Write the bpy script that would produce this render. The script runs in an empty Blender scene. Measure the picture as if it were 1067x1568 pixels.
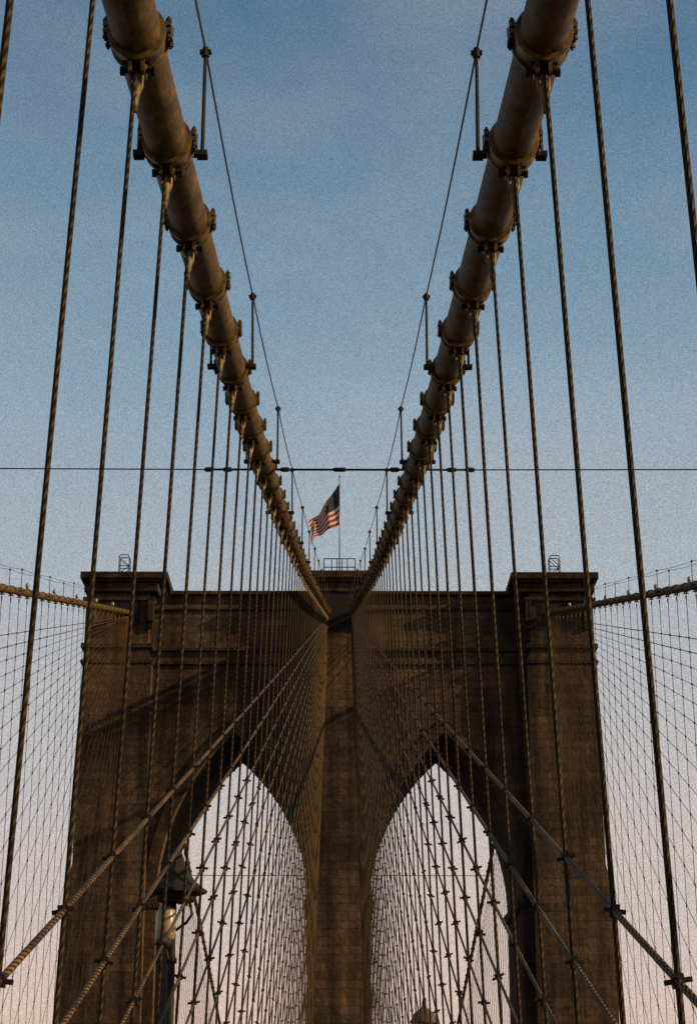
import bpy, bmesh, math, random
import numpy as np
from mathutils import Vector, Matrix
random.seed(7)
EZ = 41.7            # eye height above the river
WALK = -1.7          # promenade level relative to the eye
ROAD = -6.2          # roadway relative to the eye
D0, D1 = 145.0, 158.0   # tower near/far faces
MID = (D0+D1)/2

scene = bpy.context.scene
scene.view_settings.view_transform = 'Standard'
scene.view_settings.look = 'None'
scene.view_settings.exposure = 0

# ---------------------------------------------------------------- helpers
class MB:
    def __init__(s): s.v=[]; s.f=[]; s.uv=[]
    def tube(s, pts, r, seg=8, cap=True):
        pts=[Vector(p) for p in pts]; n=len(pts)
        rs = r if isinstance(r,(list,tuple)) else [r]*n
        base=len(s.v); L=0
        t0=(pts[-1]-pts[0]).normalized()
        ref=Vector((1,0,0)) if abs(t0.x)<0.8 else Vector((0,0,1))
        for i,p in enumerate(pts):
            if i==0: t=pts[1]-pts[0]
            elif i==n-1: t=pts[-1]-pts[-2]
            else: t=pts[i+1]-pts[i-1]
            t.normalize()
            a=t.cross(ref).normalized(); b=a.cross(t).normalized()
            if i: L+=(pts[i]-pts[i-1]).length
            for k in range(seg+1):
                an=2*math.pi*k/seg
                s.v.append(p+(a*math.cos(an)+b*math.sin(an))*rs[i]); s.uv.append((k/seg,L))
        for i in range(n-1):
            for k in range(seg):
                o=base+i*(seg+1)+k
                s.f.append((o,o+1,o+seg+2,o+seg+1))
        if cap:
            s.f.append(tuple(base+k for k in range(seg))[::-1])
            o=base+(n-1)*(seg+1); s.f.append(tuple(o+k for k in range(seg)))
    def box(s, c, size, M=None):
        c=Vector(c); base=len(s.v)
        for dx in (-.5,.5):
            for dy in (-.5,.5):
                for dz in (-.5,.5):
                    p=Vector((dx*size[0],dy*size[1],dz*size[2]))
                    if M is not None: p=M@p
                    s.v.append(c+p); s.uv.append((dx,dz))
        for q in ((0,1,3,2),(4,6,7,5),(0,4,5,1),(2,3,7,6),(0,2,6,4),(1,5,7,3)):
            s.f.append(tuple(base+i for i in q))
    def bb(s,x0,x1,y0,y1,z0,z1):
        s.box(((x0+x1)/2,(y0+y1)/2,(z0+z1)/2),(x1-x0,y1-y0,z1-z0))
    def build(s,name,mat,parent=None,smooth=False,bevel=0):
        me=bpy.data.meshes.new(name)
        me.from_pydata([tuple(p) for p in s.v],[],s.f)
        uvl=me.uv_layers.new(name='UVMap')
        li=np.zeros(len(me.loops),dtype=np.int32); me.loops.foreach_get('vertex_index',li)
        uv=np.array(s.uv,dtype=np.float32)[li]
        uvl.data.foreach_set('uv',uv.ravel())
        me.materials.append(mat)
        if smooth:
            me.polygons.foreach_set('use_smooth',[len(f)==4 for f in s.f])
        me.update()
        ob=bpy.data.objects.new(name,me); scene.collection.objects.link(ob)
        if parent: ob.parent=parent
        if bevel:
            m=ob.modifiers.new('Bevel','BEVEL'); m.width=bevel; m.segments=1; m.limit_method='ANGLE'
        return ob
def V(x,d,h): return Vector((x,d,h+EZ))
def empty(name):
    e=bpy.data.objects.new(name,None); scene.collection.objects.link(e); return e

class NT:
    def __init__(s,name,spec=.25):
        s.m=bpy.data.materials.new(name); s.m.use_nodes=True; s.t=s.m.node_tree
        s.b=s.t.nodes['Principled BSDF']; s.b.inputs['Specular IOR Level'].default_value=spec
    def n(s,ty,**kw):
        nd=s.t.nodes.new(ty)
        for k,v in kw.items():
            if k in nd.inputs.keys(): nd.inputs[k].default_value=v
            else: setattr(nd,k,v)
        return nd
    def l(s,a,b): s.t.links.new(a,b)
    def math(s,op,a,b=None,c=None):
        nd=s.n('ShaderNodeMath',operation=op)
        for i,x in enumerate((a,b,c)):
            if x is None: continue
            if isinstance(x,(int,float)): nd.inputs[i].default_value=x
            else: s.l(x,nd.inputs[i])
        return nd.outputs[0]
    def mix(s,f,a,b,blend='MIX'):
        nd=s.n('ShaderNodeMix',data_type='RGBA',blend_type=blend)
        for i,x in ((0,f),(6,a),(7,b)):
            if isinstance(x,(int,float)): nd.inputs[i].default_value=x
            elif isinstance(x,tuple): nd.inputs[i].default_value=(*x,1) if len(x)==3 else x
            else: s.l(x,nd.inputs[i])
        return nd.outputs[2]
    def ramp(s,f,stops):
        nd=s.n('ShaderNodeValToRGB'); cr=nd.color_ramp
        while len(cr.elements)<len(stops): cr.elements.new(0.5)
        for e,(p,c) in zip(cr.elements,stops):
            e.position=p; e.color=(*c,1) if len(c)==3 else c
        s.l(f,nd.inputs[0]); return nd.outputs[0]
    def bump(s,h,st,dist):
        nd=s.n('ShaderNodeBump',Strength=st,Distance=dist); s.l(h,nd.inputs['Height']); s.l(nd.outputs[0],s.b.inputs['Normal'])

def paint(name,c1,c2,rough=.5,scale=6,metal=0.0,bump=.3,spec=.25):
    t=NT(name,spec); tc=t.n('ShaderNodeTexCoord')
    no=t.n('ShaderNodeTexNoise',Scale=scale,Detail=6.0,Roughness=.65); t.l(tc.outputs['Object'],no.inputs['Vector'])
    col=t.mix(t.ramp(no.outputs[0],[(.35,(0,0,0)),(.65,(1,1,1))]),c1,c2)
    t.l(col,t.b.inputs['Base Color'])
    t.b.inputs['Roughness'].default_value=rough; t.b.inputs['Metallic'].default_value=metal
    n2=t.n('ShaderNodeTexNoise',Scale=scale*8,Detail=3.0); t.l(tc.outputs['Object'],n2.inputs['Vector'])
    t.bump(n2.outputs[0],bump,.01)
    return t.m
def rope(name,c1,c2,starts,pitch,rough=.6):
    t=NT(name,.10); uv=t.n('ShaderNodeUVMap'); sp=t.n('ShaderNodeSeparateXYZ'); t.l(uv.outputs[0],sp.inputs[0])
    a=t.math('ADD',t.math('MULTIPLY',sp.outputs[0],starts),t.math('MULTIPLY',sp.outputs[1],pitch))
    w=t.math('SINE',t.math('MULTIPLY',a,2*math.pi))
    w=t.math('MULTIPLY_ADD',w,.5,.5)
    tc=t.n('ShaderNodeTexCoord'); no=t.n('ShaderNodeTexNoise',Scale=1.1,Detail=5.0,Roughness=.7); t.l(tc.outputs['Object'],no.inputs['Vector'])
    f=t.math('MULTIPLY',w,t.math('MAXIMUM',t.math('MULTIPLY_ADD',no.outputs[0],3.0,-.85),.08))
    t.l(t.mix(f,c1,c2),t.b.inputs['Base Color']); t.b.inputs['Roughness'].default_value=rough
    t.bump(w,.8,.008)
    return t.m

# ---------------------------------------------------------------- materials
m_main=NT('main_cable_paint',.10)
t=m_main; uv=t.n('ShaderNodeUVMap'); mp=t.n('ShaderNodeMapping'); mp.inputs['Scale'].default_value=(3,1.2,1); t.l(uv.outputs[0],mp.inputs[0])
no=t.n('ShaderNodeTexNoise',Scale=2.2,Detail=7.0,Roughness=.7); t.l(mp.outputs[0],no.inputs['Vector'])
sp=t.n('ShaderNodeSeparateXYZ'); t.l(uv.outputs[0],sp.inputs[0])
w=t.math('SINE',t.math('MULTIPLY',sp.outputs[1],2*math.pi*38))
col=t.ramp(no.outputs[0],[(.3,(.022,.013,.004)),(.5,(.085,.048,.013)),(.72,(.20,.118,.033))])
tc=t.n('ShaderNodeTexCoord'); n3=t.n('ShaderNodeTexNoise',Scale=40.0,Detail=3.0); t.l(tc.outputs['Object'],n3.inputs['Vector'])
col=t.mix(t.math('MULTIPLY',t.math('GREATER_THAN',n3.outputs[0],.62),.5),col,(.02,.012,.005))
t.l(col,t.b.inputs['Base Color']); t.b.inputs['Roughness'].default_value=.55
t.bump(t.math('ADD',t.math('MULTIPLY',w,.4),n3.outputs[0]),.4,.006)
m_main=t.m
m_band=paint('cable_band_paint',(.014,.009,.004),(.19,.11,.03),.45,9,0,.3,.2)
m_socket=paint('socket_paint',(.03,.018,.006),(.28,.17,.045),.45,9,0,.3,.2)
m_iron=paint('dark_iron',(.010,.0075,.006),(.026,.018,.011),.6,5,0,.3,.15)
m_susp=rope('suspender_wire_rope',(.004,.003,.002),(.075,.042,.013),3,11)
m_stay=rope('stay_wire_rope',(.010,.006,.003),(.20,.108,.030),3,9)
m_thin=paint('thin_wire',(.012,.009,.007),(.035,.024,.014),.6,8,0,.3,.15)
m_wood=paint('walkway_planks',(.12,.09,.06),(.22,.17,.12),.8,4)
m_asph=paint('asphalt',(.04,.04,.04),(.065,.063,.06),.9,3)
m_truss=paint('truss_paint',(.14,.11,.07),(.2,.16,.1),.6,3)
m_far=paint('distant_masonry',(.10,.07,.055),(.14,.10,.08),.9,.2)
m_farroof=paint('copper_roof',(.07,.05,.04),(.11,.075,.06),.8,.4)
m_ground=paint('ground',(.05,.05,.035),(.08,.07,.05),.95,.05)
t=NT('glass_lens',.5); t.b.inputs['Roughness'].default_value=.3
tc=t.n('ShaderNodeTexCoord'); no=t.n('ShaderNodeTexNoise',Scale=9.0); t.l(tc.outputs['Object'],no.inputs['Vector'])
t.l(t.mix(no.outputs[0],(.16,.11,.06),(.38,.29,.19)),t.b.inputs['Base Color']); m_lens=t.m
t=NT('river_water',.5); t.b.inputs['Base Color'].default_value=(.02,.03,.035,1); t.b.inputs['Roughness'].default_value=.15
tc=t.n('ShaderNodeTexCoord'); no=t.n('ShaderNodeTexNoise',Scale=.3,Detail=6.0); t.l(tc.outputs['Object'],no.inputs['Vector']); t.bump(no.outputs[0],.6,.5); m_water=t.m

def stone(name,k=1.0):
    t=NT(name,.15); tc=t.n('ShaderNodeTexCoord'); sp=t.n('ShaderNodeSeparateXYZ'); t.l(tc.outputs['Object'],sp.inputs[0])
    wb=t.n('ShaderNodeTexNoise',Scale=.9,Detail=3.0); t.l(tc.outputs['Object'],wb.inputs['Vector'])
    cb=t.n('ShaderNodeCombineXYZ'); t.l(t.math('ADD',sp.outputs[0],sp.outputs[1]),cb.inputs[0])
    t.l(t.math('ADD',sp.outputs[2],t.math('MULTIPLY',wb.outputs[0],.10)),cb.inputs[1])
    br=t.n('ShaderNodeTexBrick',Scale=1.0)
    for kk,v in (('Brick Width',1.55),('Row Height',.62),('Mortar Size',.022),('Mortar Smooth',.6),('Bias',-.1)): br.inputs[kk].default_value=v
    br.offset=.42; br.squash=1.35; br.squash_frequency=3
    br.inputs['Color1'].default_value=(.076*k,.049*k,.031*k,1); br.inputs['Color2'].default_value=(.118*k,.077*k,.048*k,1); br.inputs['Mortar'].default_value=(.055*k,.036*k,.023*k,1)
    t.l(cb.outputs[0],br.inputs['Vector'])
    no=t.n('ShaderNodeTexNoise',Scale=.13,Detail=10.0,Roughness=.72); t.l(tc.outputs['Object'],no.inputs['Vector'])
    mp=t.n('ShaderNodeMapping'); mp.inputs['Scale'].default_value=(1.1,1.1,.06); t.l(tc.outputs['Object'],mp.inputs[0])
    st=t.n('ShaderNodeTexNoise',Scale=1.0,Detail=6.0,Roughness=.6); t.l(mp.outputs[0],st.inputs['Vector'])
    fine=t.n('ShaderNodeTexNoise',Scale=5.0,Detail=5.0,Roughness=.7); t.l(tc.outputs['Object'],fine.inputs['Vector'])
    f=t.ramp(no.outputs[0],[(.32,(.32,.30,.29)),(.5,(.85,.82,.8)),(.68,(1.7,1.5,1.3))])
    g=t.ramp(st.outputs[0],[(.35,(.42,.42,.42)),(.6,(1.15,1.12,1.1))])
    h=t.ramp(fine.outputs[0],[(.3,(.6,.6,.6)),(.7,(1.4,1.37,1.33))])
    c=t.mix(1.0,t.mix(1.0,t.mix(1.0,br.outputs['Color'],f,'MULTIPLY'),g,'MULTIPLY'),h,'MULTIPLY')
    t.l(c,t.b.inputs['Base Color']); t.b.inputs['Roughness'].default_value=.95
    n2=t.n('ShaderNodeTexNoise',Scale=2.2,Detail=7.0,Roughness=.65); t.l(tc.outputs['Object'],n2.inputs['Vector'])
    t.bump(t.math('ADD',t.math('MULTIPLY',br.outputs['Fac'],-.8),n2.outputs[0]),.9,.10)
    return t.m
m_stone=stone('tower_granite',.95)
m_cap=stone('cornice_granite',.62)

# ---------------------------------------------------------------- cable geometry
P=np.array([(-30,3.9),(0,6.75),(8,7.5),(12.5,8.12),(13.6,8.3),(21,9.6),(27.9,11.0),(38.9,13.3),(63.2,18.6),(84,23.9),(100,27.6),(145,38.7)])
W=np.array([.3,.7,1,2,2,2,2,2,2,1,1,3.])
co=np.polyfit(P[:,0],P[:,1],4,w=W)
def hc(d): return float(np.polyval(co,d))
def Lc(d,outer):
    h=hc(d)
    return (16.0+.5*min(max((d-60)/85,0),1)) if outer else 1.82-.0248*h
LB={False:2.2,True:16.4}
def plane(d,h,outer):
    k=(h-ROAD)/(hc(d)-ROAD)
    return LB[outer]+(Lc(d,outer)-LB[outer])*k
def mir(d,far): return 2*MID-d if far else d

SP=2.48
ks=[13.25+SP*i for i in range(-14,53)]
ks[13]=11.0; ks[12]=8.55
ks=[d for d in ks if d<141]
susp=MB(); stay=MB(); clamp=MB(); 
for outer in (False,True):
    for sx in (-1,1):
        for far in (False,True):
            dl=[d for d in ks if (d>10 if far else d>(-20 if not outer else 20))]
            for d in dl:
                h=hc(d)-.25
                r=random.uniform(.0175,.0205) if not outer and not far else .016
                jx=random.uniform(-.02,.02) if not outer else 0
                susp.tube([V(sx*plane(d,h,outer),mir(d,far),h),V(sx*plane(d,ROAD,outer)+jx,mir(d,far),ROAD)],r,10 if (d<40 and not far) else 5,False)
            j=0
            while True:
                z0=8.2+(3.1*j if j<4 else 12.4+3.7*(j-4)) if not (outer or far) else 8.6+5.2*j
                j+=1
                if z0>132: break
                top=38.3-.02*j; sl=top/(144.5-z0)
                pts=[]; de=z0+ROAD/sl
                pts.append(V(sx*LB[outer],mir(de,far),ROAD))
                for d in dl:
                    if d<=de+.3: continue
                    h=sl*(d-z0)
                    if h>hc(d)-.4: break
                    p=V(sx*plane(d,h,outer),mir(d,far),h); pts.append(p)
                    if h>-1.5 and h<26:
                        s=.046
                        if d<50 or (outer and not far) or h<20:
                            M=Matrix.Rotation(random.uniform(-.5,.5),3,'Y')
                            clamp.box(p,(s*1.5,s*1.4,s*random.uniform(1.4,2.2)),M)
                        if d<40 and not far and not outer:
                            clamp.box(p+Vector((0,-.01,0)),(.16,.03,.03),M)
                            clamp.box(p+Vector((0,-.03,0)),(.03,.10,.05),M)
                pts.append(V(sx*plane(144.5,top,outer),mir(144.5,far),top))
                stay.tube(pts,.023 if (j<3) else (.019 if not outer else .015),8 if j<5 else 5,False)
susp.build('suspender_ropes',m_susp,smooth=True)
so=stay.build('diagonal_stay_ropes',m_stay,smooth=True)
clamp.build('rope_clamps',m_iron)

# main cables
for outer in (False,True):
    for sx in (-1,1):
        root=empty('main_cable')
        cab=MB()
        ds=list(np.arange(-40,143.1,1.5))+[145.5]
        cab.tube([V(sx*Lc(d,outer),d,hc(d)) for d in ds],.195,28 if not outer else 12)
        ds2=[mir(d,True) for d in ds if d>0][::-1]
        cab.tube([V(sx*Lc(mir(d,True),outer),d,hc(mir(d,True))) for d in ds2],.195,12)
        cab.build('cable_wrapping',m_main,root,True)
        bd=MB(); sk=MB(); bo=MB()
        for far in (False,True):
            for d in ks:
                if d<(2 if not outer else 55) or (far and d<30): continue
                c=V(sx*Lc(d,outer),mir(d,far),hc(d))
                c2=V(sx*Lc(d+.3,outer),mir(d+.3,far),hc(d+.3))
                ax=(c2-c).normalized(); X=Vector((1,0,0)); X=(X-ax*X.dot(ax)).normalized(); Z=X.cross(ax).normalized()
                if far: Z=-Z if Z.z<0 else Z
                M=Matrix((X,ax,Z)).transposed()
                near=(d<60 and not far and not outer)
                seg=28 if near else 10
                bd.tube([c-ax*.16,c-ax*.15,c-ax*.11,c-ax*.09,c+ax*.09,c+ax*.11,c+ax*.15,c+ax*.16],[.197,.236,.236,.214,.214,.236,.236,.197],seg)
                for side in (-1,1):
                    for zz in (.075,.02):
                        bd.box(c+X*side*.235+Z*zz,(.07,.24,.035),M)
                    if near:
                        for q in (-.085,.085):
                            p=c+X*side*.25+ax*q
                            bo.tube([p-Z*.06,p+Z*.14],.014,6)
                            bo.tube([p+Z*.09,p+Z*.12],.027,6)
                            bo.tube([p-Z*.04,p-Z*.015],.027,6)
                for xx in (-.05,.05): bd.box(c-Z*.25+X*xx,(.03,.22,.13),M)
                dn=Vector((sx*.042,0,-1)).normalized()
                pin=c-Z*.28
                bo.tube([pin-X*.14,pin+X*.14],.022,8)
                if near:
                    bo.tube([pin-X*.14,pin-X*.10],.038,6); bo.tube([pin+X*.10,pin+X*.14],.038,6)
                    for q in (-.085,.085): bo.tube([pin-X*.11+ax*q+Z*.04,pin+X*.11+ax*q+Z*.04],.017,6)
                    for q in (-.04,.04):
                        sk.tube([pin+X*q+Z*.02,pin+X*q+dn*.14,pin+X*q*.3+dn*.24],[.018,.017,.015],8)
                sk.tube([pin+dn*.1,pin+dn*.13,pin+dn*.18,pin+dn*.32,pin+dn*.37],[.024,.044,.040,.027,.02],10 if near else 6)
        o=bd.build('cable_bands',m_band,root,True)
        m=o.modifiers.new('split','EDGE_SPLIT'); m.split_angle=math.radians(25)
        bo.build('band_bolts',m_iron,root); sk.build('rope_sockets',m_socket,root,True)

# hand ropes with stanchions above each main cable
for outer in (False,True):
    for sx in (-1,1):
        root=empty('hand_rope'); w=MB(); po=MB(); la=MB()
        posts=[16.0-9.4*2+9.4*i for i in range(0,14)]
        for side in (-1,1):
            pts=[]
            for i,d in enumerate(posts):
                if outer and d<60: continue
                x=sx*Lc(d,outer)+side*.30; z=hc(d)
                bot=V(x,d,z+.02); tp=V(x+side*random.uniform(-.02,.02),d,z+1.12)
                po.tube([bot-Vector((0,0,.06)),bot,tp],[.022,.02,.017],8)
                po.tube([tp-Vector((0,0,.07)),tp+Vector((0,0,.03))],[.04,.03],8)
                po.box(tp-Vector((0,0,.02)),(.11,.05,.035))
                po.box(bot+Vector((-side*.10,0,-.02)),(.28,.07,.05)); po.box(bot-Vector((0,0,.03)),(.1,.12,.05))
                pts.append(tp)
            full=[]
            for a,b in zip(pts[:-1],pts[1:]):
                for k in range(8):
                    u=k/8; p=a.lerp(b,u); p.z-=.12*4*u*(1-u)*.6; full.append(p)
            full.append(pts[-1]); w.tube(full,.011,6,False)
        if outer:
            for d in np.arange(66,140,9.4):
                p=V(sx*Lc(d,True)+.12,d,hc(d)+.22)
                la.tube([p,p+Vector((0,0,.12)),p+Vector((0,0,.22)),p+Vector((0,0,.3))],[.07,.11,.10,.03],8)
            la.build('cable_lights',m_lens,root,True)
        w.build('rope',m_thin,root,True); po.build('stanchions',m_iron,root)

# horizontal tie rod between cables
root=empty('cable_tie_rod'); tr=MB(); th=MB()
dt=36.0; ht=hc(dt)
tr.tube([V(-2.65,dt,ht),V(2.65,dt,ht)],.024,8)
tr.tube([V(-.13,dt,ht),V(-.1,dt,ht),V(.1,dt,ht),V(.13,dt,ht)],[.03,.045,.045,.03],10)
for s in (-1,1):
    th.tube([V(s*2.6,dt,ht),V(s*16,dt,ht+.04)],.013,6)
    for xx in (2.62,2.25,1.62,1.1):
        tr.tube([V(s*(xx-.1),dt,ht),V(s*(xx-.06),dt,ht),V(s*(xx+.06),dt,ht),V(s*(xx+.1),dt,ht)],[.028,.052,.052,.028],8)
tr.build('rod',m_iron,root,True); th.build('guy_wire',m_thin,root)
far_t=MB(); far_t.tube([V(-16.2,205,hc(mir(205,True))-1.5),V(16.2,205,hc(mir(205,True))-1.5)],.04,6)
far_t.build('cross_wire',m_thin)

# ---------------------------------------------------------------- tower
tower=empty('bridge_tower')
AC,AH,SPR,APX=8.1,5.7,16.6,29.1
rise=APX-SPR; c_=(rise**2-AH**2)/(2*AH); R=c_+AH
def arch(grow=0.0,n=22):
    Rg=R+grow; pts=[]
    amax=math.acos(c_/Rg)
    for i in range(n+1):
        a=amax*i/n; pts.append((c_-Rg*math.cos(a),SPR+Rg*math.sin(a)))
    return pts+[(-x,h) for x,h in pts[-2::-1]]
BOT=ROAD-1
ol=[(-20.6,BOT),(-20.6,16.5),(-20.05,19.0),(-19.9,40.1),(19.9,40.1),(20.05,19.0),(20.6,16.5),(20.6,BOT)]
ol+=[(AC+AH,BOT)]+[(AC+x,h) for x,h in arch()[::-1]]+[(AC-AH,BOT)]
ol+=[(-AC+AH,BOT)]+[(-AC+x,h) for x,h in arch()[::-1]]+[(-AC-AH,BOT)]
def extrude(ol,y0,y1,name,mat,parent):
    bm=bmesh.new()
    a=[bm.verts.new(V(x,y0,h)) for x,h in ol]; b=[bm.verts.new(V(x,y1,h)) for x,h in ol]
    bm.faces.new(a); bm.faces.new(b[::-1]); n=len(ol)
    for i in range(n): bm.faces.new((a[i],b[i],b[(i+1)%n],a[(i+1)%n]))
    bmesh.ops.recalc_face_normals(bm,faces=bm.faces)
    me=bpy.data.meshes.new(name); bm.to_mesh(me); me.materials.append(mat)
    o=bpy.data.objects.new(name,me); scene.collection.objects.link(o); o.parent=parent; return o
extrude(ol,D0,D1,'tower_walls',m_stone,tower)
for s in (-1,1):
    inn=arch(.02); out=arch(.85)
    ring=[(s*AC+x,h) for x,h in inn]+[(s*AC+x,h) for x,h in out[::-1]]
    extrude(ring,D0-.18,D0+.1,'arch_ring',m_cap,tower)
for s in (-1,1):
    for (y0,y1) in ((D0-1.3,D0+.1),(D1-.1,D1+1.3)):
        extrude([(s*14.6,BOT),(s*14.6,34.6),(s*14.9,35.4),(s*14.9,40.2),(s*19.85,40.2),(s*20.02,19.0),(s*20.57,16.5),(s*20.57,BOT)],y0,y1,'outer_buttress',m_stone,tower)
for y0,y1 in ((D0-1.5,D0+.1),(D1-.1,D1+1.5)):
    extrude([(-2.37,BOT),(-2.37,14),(-2.05,16),(-1.95,40.0),(1.95,40.0),(2.05,16),(2.37,14),(2.37,BOT)],y0,y1,'central_buttress',m_stone,tower)
cp=MB()
def slab(x0,x1,h0,h1,py): cp.bb(x0,x1,D0-py,D1+py,h0+EZ,h1+EZ)
for s in (-1,1):
    a,b=sorted((s*13.45,s*20.3)); slab(a,b,40.95,41.5,2.15)
    a,b=sorted((s*13.8,s*20.15)); slab(a,b,40.75,40.947,1.95)
    a,b=sorted((s*14.2,s*20.0)); slab(a,b,40.0,40.747,1.7)
    a,b=sorted((s*14.45,s*20.1)); slab(a,b,39.3,39.6,1.55)
    for xx in (14.75,19.3):
        cp.box(V(s*xx,D0-1.5,38.4),(.5,.5,1.7)); cp.box(V(s*xx,D0-1.42,37.3),(.42,.3,.6))
    a,b=sorted((s*2.36,s*13.44)); slab(a,b,40.1,40.42,.45)
    a,b=sorted((s*2.1,s*14.19)); slab(a,b,38.9,39.15,.2)
    a,b=sorted((s*1.96,s*14.59)); slab(a,b,35.55,35.85,.3); slab(a,b,34.45,34.8,.22)
    a,b=sorted((s*14.5,s*20.12)); slab(a,b,35.5,35.9,1.5); slab(a,b,34.3,34.6,1.42)
    cp.bb(*sorted((s*13.45,s*14.4)),D0-.12,D1+.12,SPR-.9+EZ,SPR-.2+EZ)
    cp.bb(*sorted((s*2.1,s*2.62)),D0-.12,D1+.12,SPR-.9+EZ,SPR-.2+EZ)
slab(-2.4,2.4,41.0,41.6,2.2); slab(-2.2,2.2,40.75,40.997,2.0); slab(-2.05,2.05,40.0,40.747,1.75); 
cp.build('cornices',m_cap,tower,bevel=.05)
ir=MB()  # dark plates stand in for the shade inside the cable openings
ir.bb(-1.25,1.25,D0-1.6,D0-1.4,36.9+EZ,40.0+EZ)
for s in (-1,1):
    a,b=sorted((s*15.8,s*17.2)); ir.bb(a,b,D0-1.4,D0-1.2,37.4+EZ,39.3+EZ)
ir.build('saddle_niche_shade',m_iron,tower)
bs=MB(); bs.bb(-22,22,D0-2.5,D1+2.5,-3,ROAD-1.0+EZ-.01); bs.build('tower_base',m_stone,tower)

# roof rail
root=empty('tower_railing'); r=MB()
yb=D0-.8; RT=41.6
for y in (yb,yb+2.4):
    for x in (-1.25,-.62,-.2,.2,.62,1.25):
        r.tube([V(x,y,RT),V(x,y,RT+1.35)],.04,6)
    for hh in (.65,1.35):
        for a,b in ((-1.25,-.62),(-.62,.62),(.62,1.25)):
            r.tube([V(a,y,RT+hh),V(b,y,RT+hh)],.04,6)
for x in (-1.25,1.25):
    for hh in (.65,1.35): r.tube([V(x,yb,RT+hh),V(x,yb+2.4,RT+hh)],.04,6)
r.build('rails',m_iron,root)
for s in (-1,1):
    root=empty('ladder_cage'); r=MB(); cx=s*17.0; hw=.4; b0=41.5
    for y in (D0-1.3,D0-.5):
        for x in (cx-hw,cx+hw): r.tube([V(x,y,b0),V(x,y,b0+1.45),V(cx+(x-cx)*.75,y,b0+1.6)],.04,6)
        r.tube([V(cx-hw*.75,y,b0+1.6),V(cx+hw*.75,y,b0+1.6)],.04,6)
        r.tube([V(cx-hw,y,b0+.7),V(cx+hw,y,b0+.7)],.035,6)
        r.tube([V(cx-hw,y,b0+.05),V(cx+hw,y,b0+.7)],.03,6); r.tube([V(cx+hw,y,b0+.7),V(cx-hw,y,b0+1.45)],.03,6)
    r.build('frame',m_iron,root)

# flag
root=empty('american_flag'); fp=MB(); py=D0+3
fp.tube([V(0,py,41.6),V(0,py,47),V(0,py,51.1)],[.07,.05,.04],10); fp.tube([V(0,py,51.1),V(0,py,51.2),V(0,py,51.3)],[.05,.1,.04],8)
fp.build('flagpole',m_lens,root,True)
tp=[(0,50.6),(-.64,49.7),(-1.29,48.6),(-1.82,47.85),(-2.47,47.1)]
bt=[(0,47.0),(-.75,46.6),(-1.45,46.3),(-2.05,45.75),(-2.25,45.3)]
def samp(T,u):
    x=u*(len(T)-1); i=min(int(x),len(T)-2); f=x-i; return Vector((T[i][0]*(1-f)+T[i+1][0]*f,T[i][1]*(1-f)+T[i+1][1]*f))
fl=MB(); NU,NV=48,26
for i in range(NU+1):
    for j in range(NV+1):
        u=i/NU; v=j/NV; a=samp(tp,u); b=samp(bt,u); p=a.lerp(b,v)
        y=.38*math.sin(u*11+v*2.2)*min(1,u*3)+.12*math.sin(u*23-v*4)*u
        p.x+=.09*math.sin(v*7+u*5)*u; p.y+=.08*math.sin(u*16+v*3)*u
        fl.v.append(V(p.x,py+y,p.y)); fl.uv.append((u,v))
for i in range(NU):
    for j in range(NV):
        o=i*(NV+1)+j; fl.f.append((o,o+1,o+NV+2,o+NV+1))
t=NT('flag_cloth'); uv=t.n('ShaderNodeUVMap'); sp=t.n('ShaderNodeSeparateXYZ'); t.l(uv.outputs[0],sp.inputs[0])
st=t.math('LESS_THAN',t.math('MODULO',t.math('MULTIPLY',sp.outputs[1],13),2.0),1.0)
c=t.mix(st,(.62,.55,.46),(.36,.03,.025))
can=t.math('MULTIPLY',t.math('LESS_THAN',sp.outputs[0],.42),t.math('LESS_THAN',sp.outputs[1],.54))
fx=t.math('SUBTRACT',t.math('FRACT',t.math('MULTIPLY',sp.outputs[0],26)),.5); fy=t.math('SUBTRACT',t.math('FRACT',t.math('MULTIPLY',sp.outputs[1],16.6)),.5)
rr=t.math('ADD',t.math('MULTIPLY',fx,fx),t.math('MULTIPLY',fy,fy))
c=t.mix(can,c,t.mix(t.math('LESS_THAN',rr,.04),(.01,.012,.03),(.2,.2,.2)))
t.l(c,t.b.inputs['Base Color']); t.b.inputs['Roughness'].default_value=.8
tl=t.n('ShaderNodeBsdfTranslucent'); t.l(c,tl.inputs[0]); ms=t.n('ShaderNodeMixShader'); ms.inputs[0].default_value=.45
t.l(t.b.outputs[0],ms.inputs[1]); t.l(tl.outputs[0],ms.inputs[2]); t.l(ms.outputs[0],t.t.nodes['Material Output'].inputs['Surface'])
fl.build('flag_cloth',t.m,root,True)

# lamp standing beside the promenade (flared cap, glass lantern)
root=empty('street_lamp'); lx,ld=-2.42,28.5
def ring(pts,mat,name,seg=24,cx=lx,sq=False):
    b=MB(); b.tube([V(cx,ld,h) for r_,h in pts],[r_ for r_,h in pts],seg); return b.build(name,mat,root,not sq)
ring([(.46,3.30),(.47,3.34),(.38,3.40),(.27,3.50),(.19,3.62),(.13,3.76),(.09,3.86),(.05,3.93),(.02,3.98)],m_iron,'cap',8,lx+.0,True)
ring([(.28,3.18),(.30,3.30)],m_iron,'collar',16)
ring([(.10,2.62),(.14,2.66),(.15,2.85),(.13,3.05),(.10,3.1)],m_lens,'glass_lantern',16,lx-.13)
b=MB()
b.tube([V(lx-.13,ld,3.08),V(lx-.13,ld,3.2)],.07,10)
b.tube([V(lx-.13,ld,2.5),V(lx-.13,ld,2.62)],[.05,.11],10)
b.tube([V(lx-.05,ld+.12,WALK-3),V(lx-.05,ld+.12,0),V(lx-.05,ld+.12,3.2)],[.085,.07,.055],12)
for hh in (2.3,1.2,0.1): b.tube([V(lx-.05,ld+.12,hh),V(lx-.05,ld+.12,hh+.08)],.085,12)
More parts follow.
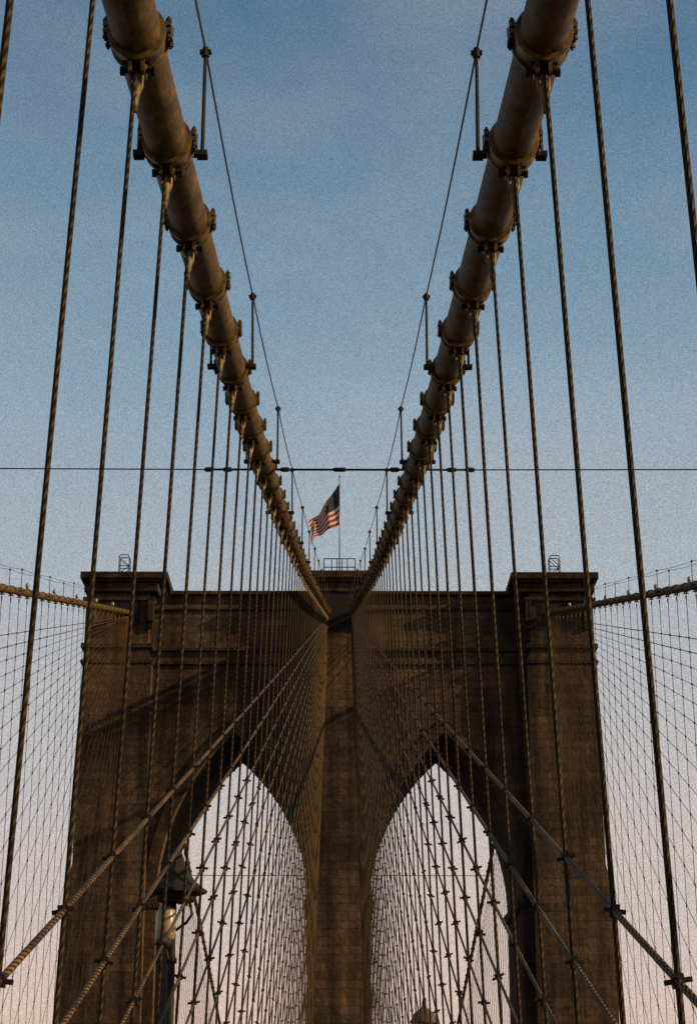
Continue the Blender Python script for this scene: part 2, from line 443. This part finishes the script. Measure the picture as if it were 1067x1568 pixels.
b.tube([V(lx-.13,ld,2.5),V(lx-.09,ld+.06,2.35),V(lx-.05,ld+.12,2.3)],.025,8)
b.tube([V(lx+.2,ld,3.2),V(lx+.25,ld,3.0),V(lx+.17,ld,2.88),V(lx-.03,ld+.1,2.75)],.022,8)
b.build('post',m_iron,root,True)

# ---------------------------------------------------------------- decks, river, land
wk=MB()
wk.bb(-1.6,1.6,-60,D0-6,WALK-.2+EZ,WALK+EZ)
wk.bb(-5.5,5.5,D0-6,D0-3,WALK-.2+EZ,WALK+EZ)
for s in (-1,1):
    a,b=sorted((s*2.8,s*5.5)); wk.bb(a,b,D0-3,D1+3,WALK-.2+EZ,WALK+EZ)
wk.bb(-5.5,5.5,D1+3,D1+6,WALK-.2+EZ,WALK+EZ); wk.bb(-1.6,1.6,D1+6,420,WALK-.2+EZ,WALK+EZ)
wk.build('promenade_walkway',m_wood)
rl=MB()
for s in (-1,1):
    for hh in (.4,.75,1.1): rl.tube([V(s*1.55,-60,WALK+hh),V(s*1.55,D0-6,WALK+hh)],.02,6)
    for y in np.arange(-60,D0-6,2.65): rl.tube([V(s*1.55,y,WALK),V(s*1.55,y,WALK+1.1)],.025,6)
rl.build('walkway_railing',m_truss)
rd=MB()
for s in (-1,1):
    a,b=sorted((s*2.8,s*13.4)); rd.bb(a,b,-120,480,ROAD-.6+EZ,ROAD-.3+EZ)
rd.build('roadway',m_asph)
tz=MB()
for s in (-1,1):
    for x in (2.3,16.2):
        for lo,hi in ((-100,D0-3),(D1+3,460)):
            for hh in (ROAD-1,WALK-.6): tz.bb(*sorted((s*x-.12,s*x+.12)),lo,hi,hh-.15+EZ,hh+.15+EZ)
            y=lo
            while y<hi-2.6:
                tz.tube([V(s*x,y,ROAD-1),V(s*x,y,WALK-.6)],.06,4); tz.tube([V(s*x,y,ROAD-1),V(s*x,y+2.65,WALK-.6)],.05,4); y+=2.65
for y in np.arange(-100,460,5.3):
    if D0-3<y<D1+3: continue
    tz.bb(-16.2,16.2,y-.15,y+.15,ROAD-1.6+EZ,ROAD-1.2+EZ)
tz.build('stiffening_truss',m_truss)
def sheet(name,mat,x0,x1,y0,y1,z):
    b=MB(); b.v=[Vector((x0,y0,z)),Vector((x1,y0,z)),Vector((x1,y1,z)),Vector((x0,y1,z))]; b.uv=[(0,0)]*4; b.f=[(0,1,2,3)]; return b.build(name,mat)
sheet('ground',m_ground,-9000,9000,-9000,9000,-1.0)
sheet('river_water',m_water,-9000,9000,-700,420,0.0)
ct=MB()
for i in range(46):
    x=random.uniform(-900,900); y=random.uniform(520,1300); w_=random.uniform(18,45); h=random.uniform(15,38+y*.02)
    if abs(x-41)<35: continue
    ct.bb(x-w_/2,x+w_/2,y,y+w_,-1,h)
ct.build('distant_city_buildings',m_far)
root=empty('domed_building'); b=MB(); bx,by,q=30.5,700,-4.0
b.bb(bx-14,bx+14,by-10,by+14,-1,66+q); b.bb(bx-6,bx+6,by-6,by+6,66+q,76+q)
for i in range(8):
    an=i*math.pi/4+.39; b.tube([(bx+4*math.cos(an),by+4*math.sin(an),76+q),(bx+4*math.cos(an),by+4*math.sin(an),81+q)],.5,6)
b.build('body',m_far,root)
b=MB(); b.tube([(bx,by,z+q) for z in (81,81.6,82.5,84.5,86,86.6,88.2,91.5)],[5.2,5.2,4.6,3.7,1.8,.9,.8,.1],16)
b.build('dome',m_farroof,root,True)

# ---------------------------------------------------------------- sky + sun
SUN_EL=math.radians(23); SUN_AZ=math.radians(104)   # azimuth clockwise from +Y (view direction)
w=bpy.data.worlds.new('World'); scene.world=w; w.use_nodes=True; nt=w.node_tree
bg=nt.nodes['Background']
def N(ty,**k):
    n=nt.nodes.new(ty)
    for a,v in k.items():
        if a in n.inputs.keys(): n.inputs[a].default_value=v
        else: setattr(n,a,v)
    return n
sky=N('ShaderNodeTexSky',sky_type='NISHITA'); sky.sun_disc=False; sky.sun_elevation=SUN_EL; sky.sun_rotation=SUN_AZ; sky.dust_density=2.0
tc=N('ShaderNodeTexCoord'); sp=N('ShaderNodeSeparateXYZ'); nt.links.new(tc.outputs['Generated'],sp.inputs[0])
cr=N('ShaderNodeValToRGB'); nt.links.new(sp.outputs[2],cr.inputs[0])
stops=[(0,(.80,.55,.44)),(.06,(.77,.57,.48)),(.17,(.63,.56,.53)),(.29,(.40,.46,.51)),(.37,(.27,.38,.475)),(.44,(.175,.295,.405)),(.54,(.08,.175,.285)),(1,(.025,.07,.14))]
while len(cr.color_ramp.elements)<len(stops): cr.color_ramp.elements.new(.5)
for e,(p,c) in zip(cr.color_ramp.elements,stops): e.position=p; e.color=(*[q for q in c],1)
mp=N('ShaderNodeMapping'); mp.inputs['Scale'].default_value=(1.2,1.2,2.6); mp.inputs['Rotation'].default_value=(0,.5,0); nt.links.new(tc.outputs['Generated'],mp.inputs[0])
cl=N('ShaderNodeTexNoise',Scale=3.0,Detail=5.0,Roughness=.5,Distortion=.5); nt.links.new(mp.outputs[0],cl.inputs['Vector'])
clr=N('ShaderNodeMapRange'); clr.inputs[1].default_value=.38; clr.inputs[2].default_value=.75; clr.inputs[3].default_value=0; clr.inputs[4].default_value=.42; nt.links.new(cl.outputs[0],clr.inputs[0])
mx=N('ShaderNodeMix',data_type='RGBA'); nt.links.new(clr.outputs[0],mx.inputs[0]); nt.links.new(cr.outputs[0],mx.inputs[6]); mx.inputs[7].default_value=(.47,.50,.53,1)
gr=N('ShaderNodeTexNoise',Scale=1500.0,Detail=2.0,Roughness=.6); nt.links.new(tc.outputs['Generated'],gr.inputs['Vector'])
gm=N('ShaderNodeMapRange'); gm.inputs[1].default_value=.25; gm.inputs[2].default_value=.75; gm.inputs[3].default_value=.62; gm.inputs[4].default_value=1.38; nt.links.new(gr.outputs[0],gm.inputs[0])
mu=N('ShaderNodeVectorMath',operation='SCALE'); nt.links.new(mx.outputs[2],mu.inputs[0]); nt.links.new(gm.outputs[0],mu.inputs[3])
sc=N('ShaderNodeVectorMath',operation='SCALE'); nt.links.new(mu.outputs[0],sc.inputs[0]); sc.inputs[3].default_value=1/0.08
m2=N('ShaderNodeMix',data_type='RGBA'); m2.inputs[0].default_value=.12; nt.links.new(sc.outputs[0],m2.inputs[6]); nt.links.new(sky.outputs[0],m2.inputs[7])
nt.links.new(m2.outputs[2],bg.inputs['Color']); bg.inputs['Strength'].default_value=.08

sl=bpy.data.lights.new('sun','SUN'); sl.energy=5.0; sl.angle=math.radians(.5); sl.color=(1,.74,.38)
so=bpy.data.objects.new('sun',sl); scene.collection.objects.link(so)
ds=Vector((math.sin(SUN_AZ)*math.cos(SUN_EL),math.cos(SUN_AZ)*math.cos(SUN_EL),math.sin(SUN_EL)))
so.rotation_euler=(-ds).to_track_quat('-Z','Y').to_euler(); so.location=(60,-40,120)

# ---------------------------------------------------------------- camera
cd=bpy.data.cameras.new('camera'); cam=bpy.data.objects.new('camera',cd); scene.collection.objects.link(cam)
cd.sensor_fit='VERTICAL'; cd.sensor_height=36; cd.lens=36*2900/1568; cd.clip_end=20000; cd.clip_start=.1
cam.location=(0,0,EZ); cam.rotation_euler=(math.radians(108),0,-.0049)
scene.camera=cam
